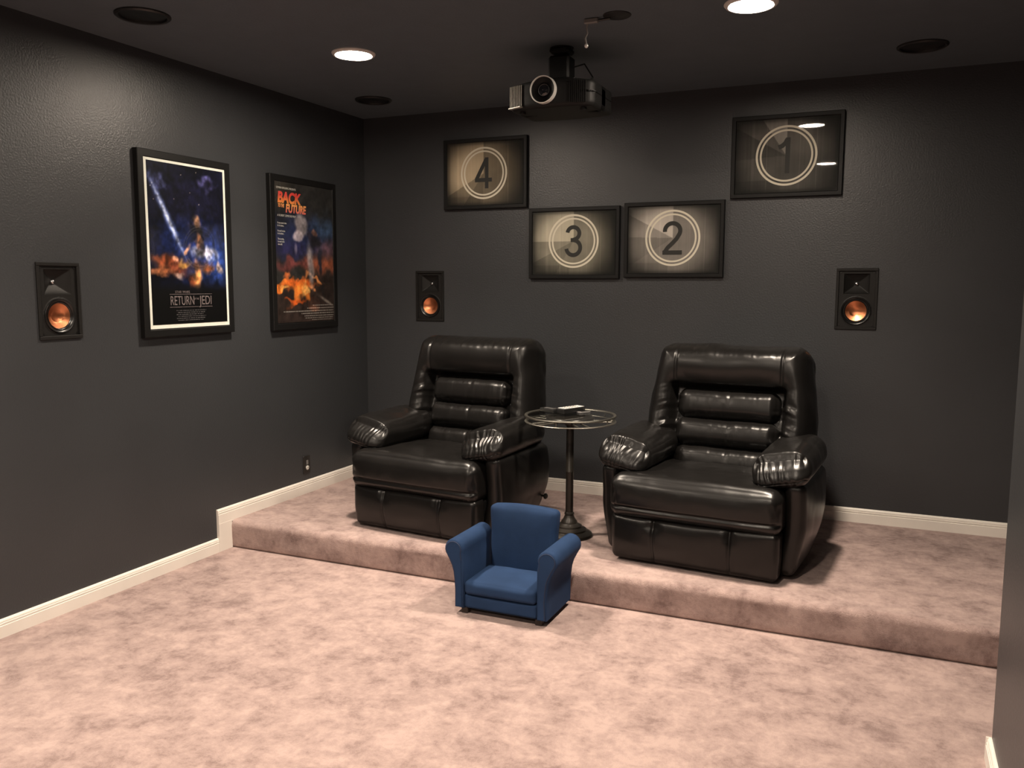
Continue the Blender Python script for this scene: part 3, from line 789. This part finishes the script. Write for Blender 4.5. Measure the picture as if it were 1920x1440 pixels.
# ------------------------------------------------------------------ child's blue armchair
def kid_chair():
    t = thing('child_armchair', "small blue fabric child's armchair standing on the floor in front of the platform", 'armchair', (1.937, -1.872, 0))
    # arms: scroll section, pushed back along y
    def arm_prof(s, ins=0.):
        P = [(.186, .030), (.186, .265)]
        cx, cz, r = .238, .312, .050
        for k in range(15):
            a = math.radians(200-k*(240/14)); P.append((cx+r*math.cos(a), cz+r*math.sin(a)))
        P += [(.2665, .262), (.253, .235), (.244, .205), (.239, .165), (.236, .12), (.235, .030)]
        if ins:
            c = (sum(p[0] for p in P)/len(P), 0); Q = []; n = len(P)
            for i in range(n):
                a, b, d = Vector(P[i-1]), Vector(P[i]), Vector(P[(i+1) % n])
                e1 = (b-a).normalized(); e2 = (d-b).normalized(); nn = (Vector((-e1.y, e1.x))+Vector((-e2.y, e2.x)))
                nn = nn.normalized() if nn.length > 1e-6 else Vector((0, 0)); Q.append(tuple(b-nn*ins))
            P = Q
        return [(s*x, z) for x, z in P]
    for s in (-1, 1):
        base = arm_prof(s); n = len(base)
        def ring(ins, y):
            q = arm_prof(s, ins) if ins else base
            return [(x, y, z) for x, z in q]
        V = []; rings = [ring(.010, .0), ring(.004, .003), ring(0, .011)]+[ring(0, .011+(.325-.011)*k/10) for k in range(1, 11)]+[ring(.006, .334)]
        for q in rings: V += q
        m = len(rings); F_ = [(i*n+k, i*n+(k+1) % n, (i+1)*n+(k+1) % n, (i+1)*n+k) for i in range(m-1) for k in range(n)]
        F_ += [tuple(range(n)), tuple((m-1)*n+k for k in range(n))]
        mb = MB(); mb.add(V, F_); a = mb.build('arm', M_blue, t, smooth=50)
        pth = [(x, -.0005, z) for x, z in arm_prof(s, .0115)]
        MB().tube(pth[1:-1]+[pth[-1]], .0026, 6).build('piping', M_bluedk, a, smooth=60)
        fp = MB(); q = arm_prof(s, .0135); fp.prism(q, -.003, .004, 'y'); fp.build('front_panel', M_blue, a)
    def dse(P, N, L):
        x, y, z = P.T.copy(); up = np.clip(N[:, 2], 0, 1); fr = np.clip(-N[:, 1], 0, 1)
        z = z+up*.012*(1-L[:, 0]**2)*(1-L[:, 1]**2)+up*.003*vn(P*14); y = y-fr*.007*(1-L[:, 0]**4)*(1-L[:, 2]**2)
        return np.stack([x, y, z], 1)
    softbox('seat_cushion', (0, .146, .134), (.1835, .150, .034), .020, (44, 40, 12), M_blue, t, dse)
    def drail(P, N, L):
        x, y, z = P.T.copy(); return np.stack([x, y, z], 1)
    softbox('front_rail', (0, .165, .066), (.1835, .158, .033), .006, (20, 16, 6), M_blue, t, drail)
    def dbk(P, N, L):
        x, y, z = P.T.copy(); fr = np.clip(-N[:, 1], 0, 1); up = np.clip(N[:, 2], 0, 1)
        x = x*(1+.045*sstep(.2, .95, L[:, 2])-.04*sstep(.0, -1, L[:, 2]))
        y = y-fr*.014*(1-L[:, 0]**4)*(1-L[:, 2]**4)
        z = z+up*.012*(1-L[:, 0]**2)
        return np.stack([x, y, z], 1)
    softbox('backrest', (0, .3005, .295), (.172, .036, .175), .022, (40, 12, 40), M_blue, t, dbk, rot=Matrix.Rotation(math.radians(-3), 3, 'X'))
    MB().box((0, .175, .026), (.40, .27, .020)).build('plinth', M_blackply, t)
    for sx in (-1, 1):
        for y in (.035, .30): MB().box((sx*.190, y, .0155), (.034, .034, .031), bevel=.003).build('foot', M_foot, t)
kid_chair()

# ------------------------------------------------------------------ film-reel side table
def table():
    t = thing('side_table', 'round film-reel side table with a glass top on a dark pedestal, between the recliners', 'table', (1.950, -.959, RH))
    MB().lathe([(.130, 0), (.132, .006), (.128, .016), (.112, .026), (.098, .032), (.096, .040), (.084, .046), (.072, .052), (.070, .060), (.058, .066), (.046, .074), (.044, .084), (.034, .096), (.028, .110), (.025, .118), (.028, .124), (.026, .132), (.020, .136)], n=56).build('base', M_bronze, t, smooth=35)
    MB().lathe([(.0215, .13), (.0215, .36), (.0225, .362), (.0225, .366), (.0210, .368), (.0205, .62), (.03, .628), (.03, .640)], n=28).build('pole', M_bronze, t, smooth=40)
    zt, zb = .680, .648
    mb = MB(); mb.lathe([(.250, zb-.004), (.254, zb), (.250, zb+.004), (.236, zb+.003), (.234, zb), (.236, zb-.003)], n=96, closed=True); mb.build('lower_reel_rim', M_pewter, t, smooth=60)
    MB().lathe([(.092, zb-.004), (.095, zb), (.092, zb+.003), (.02, zb+.004)], n=48).build('hub_disc', M_bronze, t, smooth=40)
    for k in range(5):
        a = 2*PI*k/5+.35
        for d in (-.12, .12):
            MB().tube([(.085*math.cos(a+d*2.2), .085*math.sin(a+d*2.2), zb), (.238*math.cos(a+d), .238*math.sin(a+d), zb)], .0045, 8).build('spoke', M_pewter, t, smooth=60)
    MB().lathe([(.13, zt-.022), (.135, zt-.014), (.13, zt-.008), (.03, zt-.008)], n=48).build('hub_drum', M_bronze, t, smooth=40)
    for k in range(5):
        a = 2*PI*k/5+.35+PI/5
        MB().tube([(.243*math.cos(a), .243*math.sin(a), zb), (.243*math.cos(a), .243*math.sin(a), zt-.004)], .0035, 8).build('strut', M_pewter, t, smooth=60)
    mb = MB(); mb.lathe([(.250, zt-.006), (.2545, zt-.001), (.252, zt+.005), (.240, zt+.004), (.237, zt-.001), (.240, zt-.006)], n=96, closed=True); mb.build('top_rim', M_pewter, t, smooth=60)
    MB().lathe([(.236, zt-.003), (.236, zt+.0032), (.001, zt+.0033)], n=72).build('glass_top', M_tglass, t)
    return zt
zt = RH+table()+.0036
def remote(x, y, rz, L_, W_, T_, top, label, name='remote_control', tl=None):
    t = thing(name, label, 'remote', (x, y, zt), rz)
    MB().box((0, 0, T_/2), (W_, L_, T_), bevel=.004).build('casing', M_rblack, t)
    MB().box((0, .004, T_+.0006), (W_-.008, L_-.020, .0018), bevel=.0006).build('keypad', top, t)
    mb = MB()
    for i in range(5):
        for j in range(3): mb.box(((j-1)*W_*.24, -L_*.30+i*L_*.13, T_+.002), (W_*.13, L_*.05, .0016), bevel=.0005)
    mb.build('buttons', M_grey, t)
    return t
remote(1.925, -.885, math.radians(-24), .175, .064, .030, M_rwhite, 'thick black remote with a pale keypad, topmost on the round table')
remote(1.812, -.925, math.radians(62), .120, .046, .022, M_rblack, 'slim all-black remote, left of the pale-topped remote on the table')
t = thing('media_card', 'small flat grey plastic case, right of the remotes on the table', 'case', (1.985, -.855, zt), math.radians(-30))
MB().box((0, 0, .004), (.052, .075, .008), bevel=.002).build('shell', M_grey, t); MB().box((0, .004, .0086), (.040, .050, .0014)).build('paper_insert', M_rblack, t)

# ------------------------------------------------------------------ ceiling projector
def projector():
    x0, yf, zc = 1.965, -1.385, 2.487
    t = thing('projector', 'black video projector hanging from the ceiling between the two lights', 'projector', (x0, yf, zc))
    def db(P, N, L):
        x, y, z = P.T.copy()
        y = y+.045*np.abs(L[:, 0])**3*(L[:, 1] < 0)-.03*np.abs(L[:, 0])**2*(L[:, 1] > 0)
        z = z-.012*sstep(.2, 1, np.abs(L[:, 0]))*(L[:, 2] > 0)
        return np.stack([x, y, z], 1)
    b = softbox('casing', (0, .195, 0), (.222, .185, .068), .022, (48, 36, 16), M_proj, t, db)
    lx = -.018
    MB().lathe([(.0655, .03), (.0655, -.014), (.0640, -.0185), (.0620, -.0185), (.0605, -.014), (.0600, .0)], (lx, 0, .012), 64, 'y', closed=True).build('lens_ring', M_chrome, t, smooth=35)['label'] = 'bright silver ring around the lens'
    MB().lathe([(.0605, .010), (.060, -.008), (.048, -.004), (.036, .002), (.030, .006)], (lx, 0, .012), 48, 'y', cap=False).build('lens_hood', M_proj, t, smooth=40)
    MB().lathe([(.034, .004), (.030, -.003), (.018, -.009), (.001, -.011)], (lx, 0, .012), 40, 'y', cap=False).build('lens', M_projgl, t, smooth=80)
    for sx, n in ((-1, 8), (1, 9)):
        c = -.178 if sx < 0 else .150
        for k in range(n):
            x = c-.036+.072*k/(n-1); y = .012+.045*(abs(x)/.222)**3
            MB().box((x, y, -.002), (.0034, .016, .102)).build('vent_slat', M_slat_lit if sx < 0 else M_proj, t)  # left slats coloured as if lamplit, right ones plain casing black
    MB().box((-.178, .030, -.056), (.086, .022, .007), rot=Matrix.Rotation(math.radians(-24), 3, 'Z'), bevel=.002).build('vent_sill', M_slat_lit, t)
    # ceiling mount
    MB().box((.0, .20, .080), (.20, .16, .024), bevel=.006).build('mount_plate', M_proj, t)
    MB().lathe([(.030, .09), (.030, .235)], (.0, .20, 0), 24).build('mount_pole', M_proj, t, smooth=40)
    MB().box((0, .20, .150), (.11, .10, .12), bevel=.01).build('mount_bracket', M_proj, t)
    MB().lathe([(.055, .247), (.060, .250), (.060, .2525)], (.0, .20, 0), 32).build('ceiling_flange', M_proj, t, smooth=40)
    MB().box((.0, .20, .236), (.10, .10, .03), bevel=.01).build('mount_head', M_proj, t)
    for sx in (-1, 1): MB().lathe([(.014, -.082), (.016, -.078), (.014, -.066)], (sx*.16, .08, 0), 16).build('foot', M_proj, t, smooth=40)
    MB().tube([(.02, .21, .15), (.10, .26, .18), (.16, .22, .10), (.12, .20, .06)], .004, 8).build('cable', M_proj, t, smooth=60)
projector()
def ceiling_plug():
    t = thing('ceiling_socket', 'small dark ceiling socket with a grey plug and dangling cord, above the projector', 'socket', (2.375, -1.590, H))
    MB().lathe([(.062, 0), (.062, -.003), (.054, -.007), (.001, -.007)], n=32).build('plate', M_cspk, t, smooth=40)
    MB().box((-.118, .0, -.012), (.066, .022, .022), bevel=.004).build('plug', M_grey, t)
    MB().tube([(-.03, 0, -.010), (-.07, 0, -.012), (-.10, 0, -.012)], .006, 8).build('plug_arm', M_cspk, t, smooth=60)
    MB().tube([(-.135, 0, -.018), (-.142, .005, -.035), (-.140, .01, -.060), (-.150, .01, -.080), (-.146, .015, -.105)], .0045, 8).build('cord', M_grey, t, smooth=60)
    MB().lathe([(.001, -.122), (.007, -.118), (.009, -.111), (.006, -.104), (.001, -.102)], (-.146, .015, 0), 14).build('cord_end', M_chrome, t, smooth=60)
ceiling_plug()
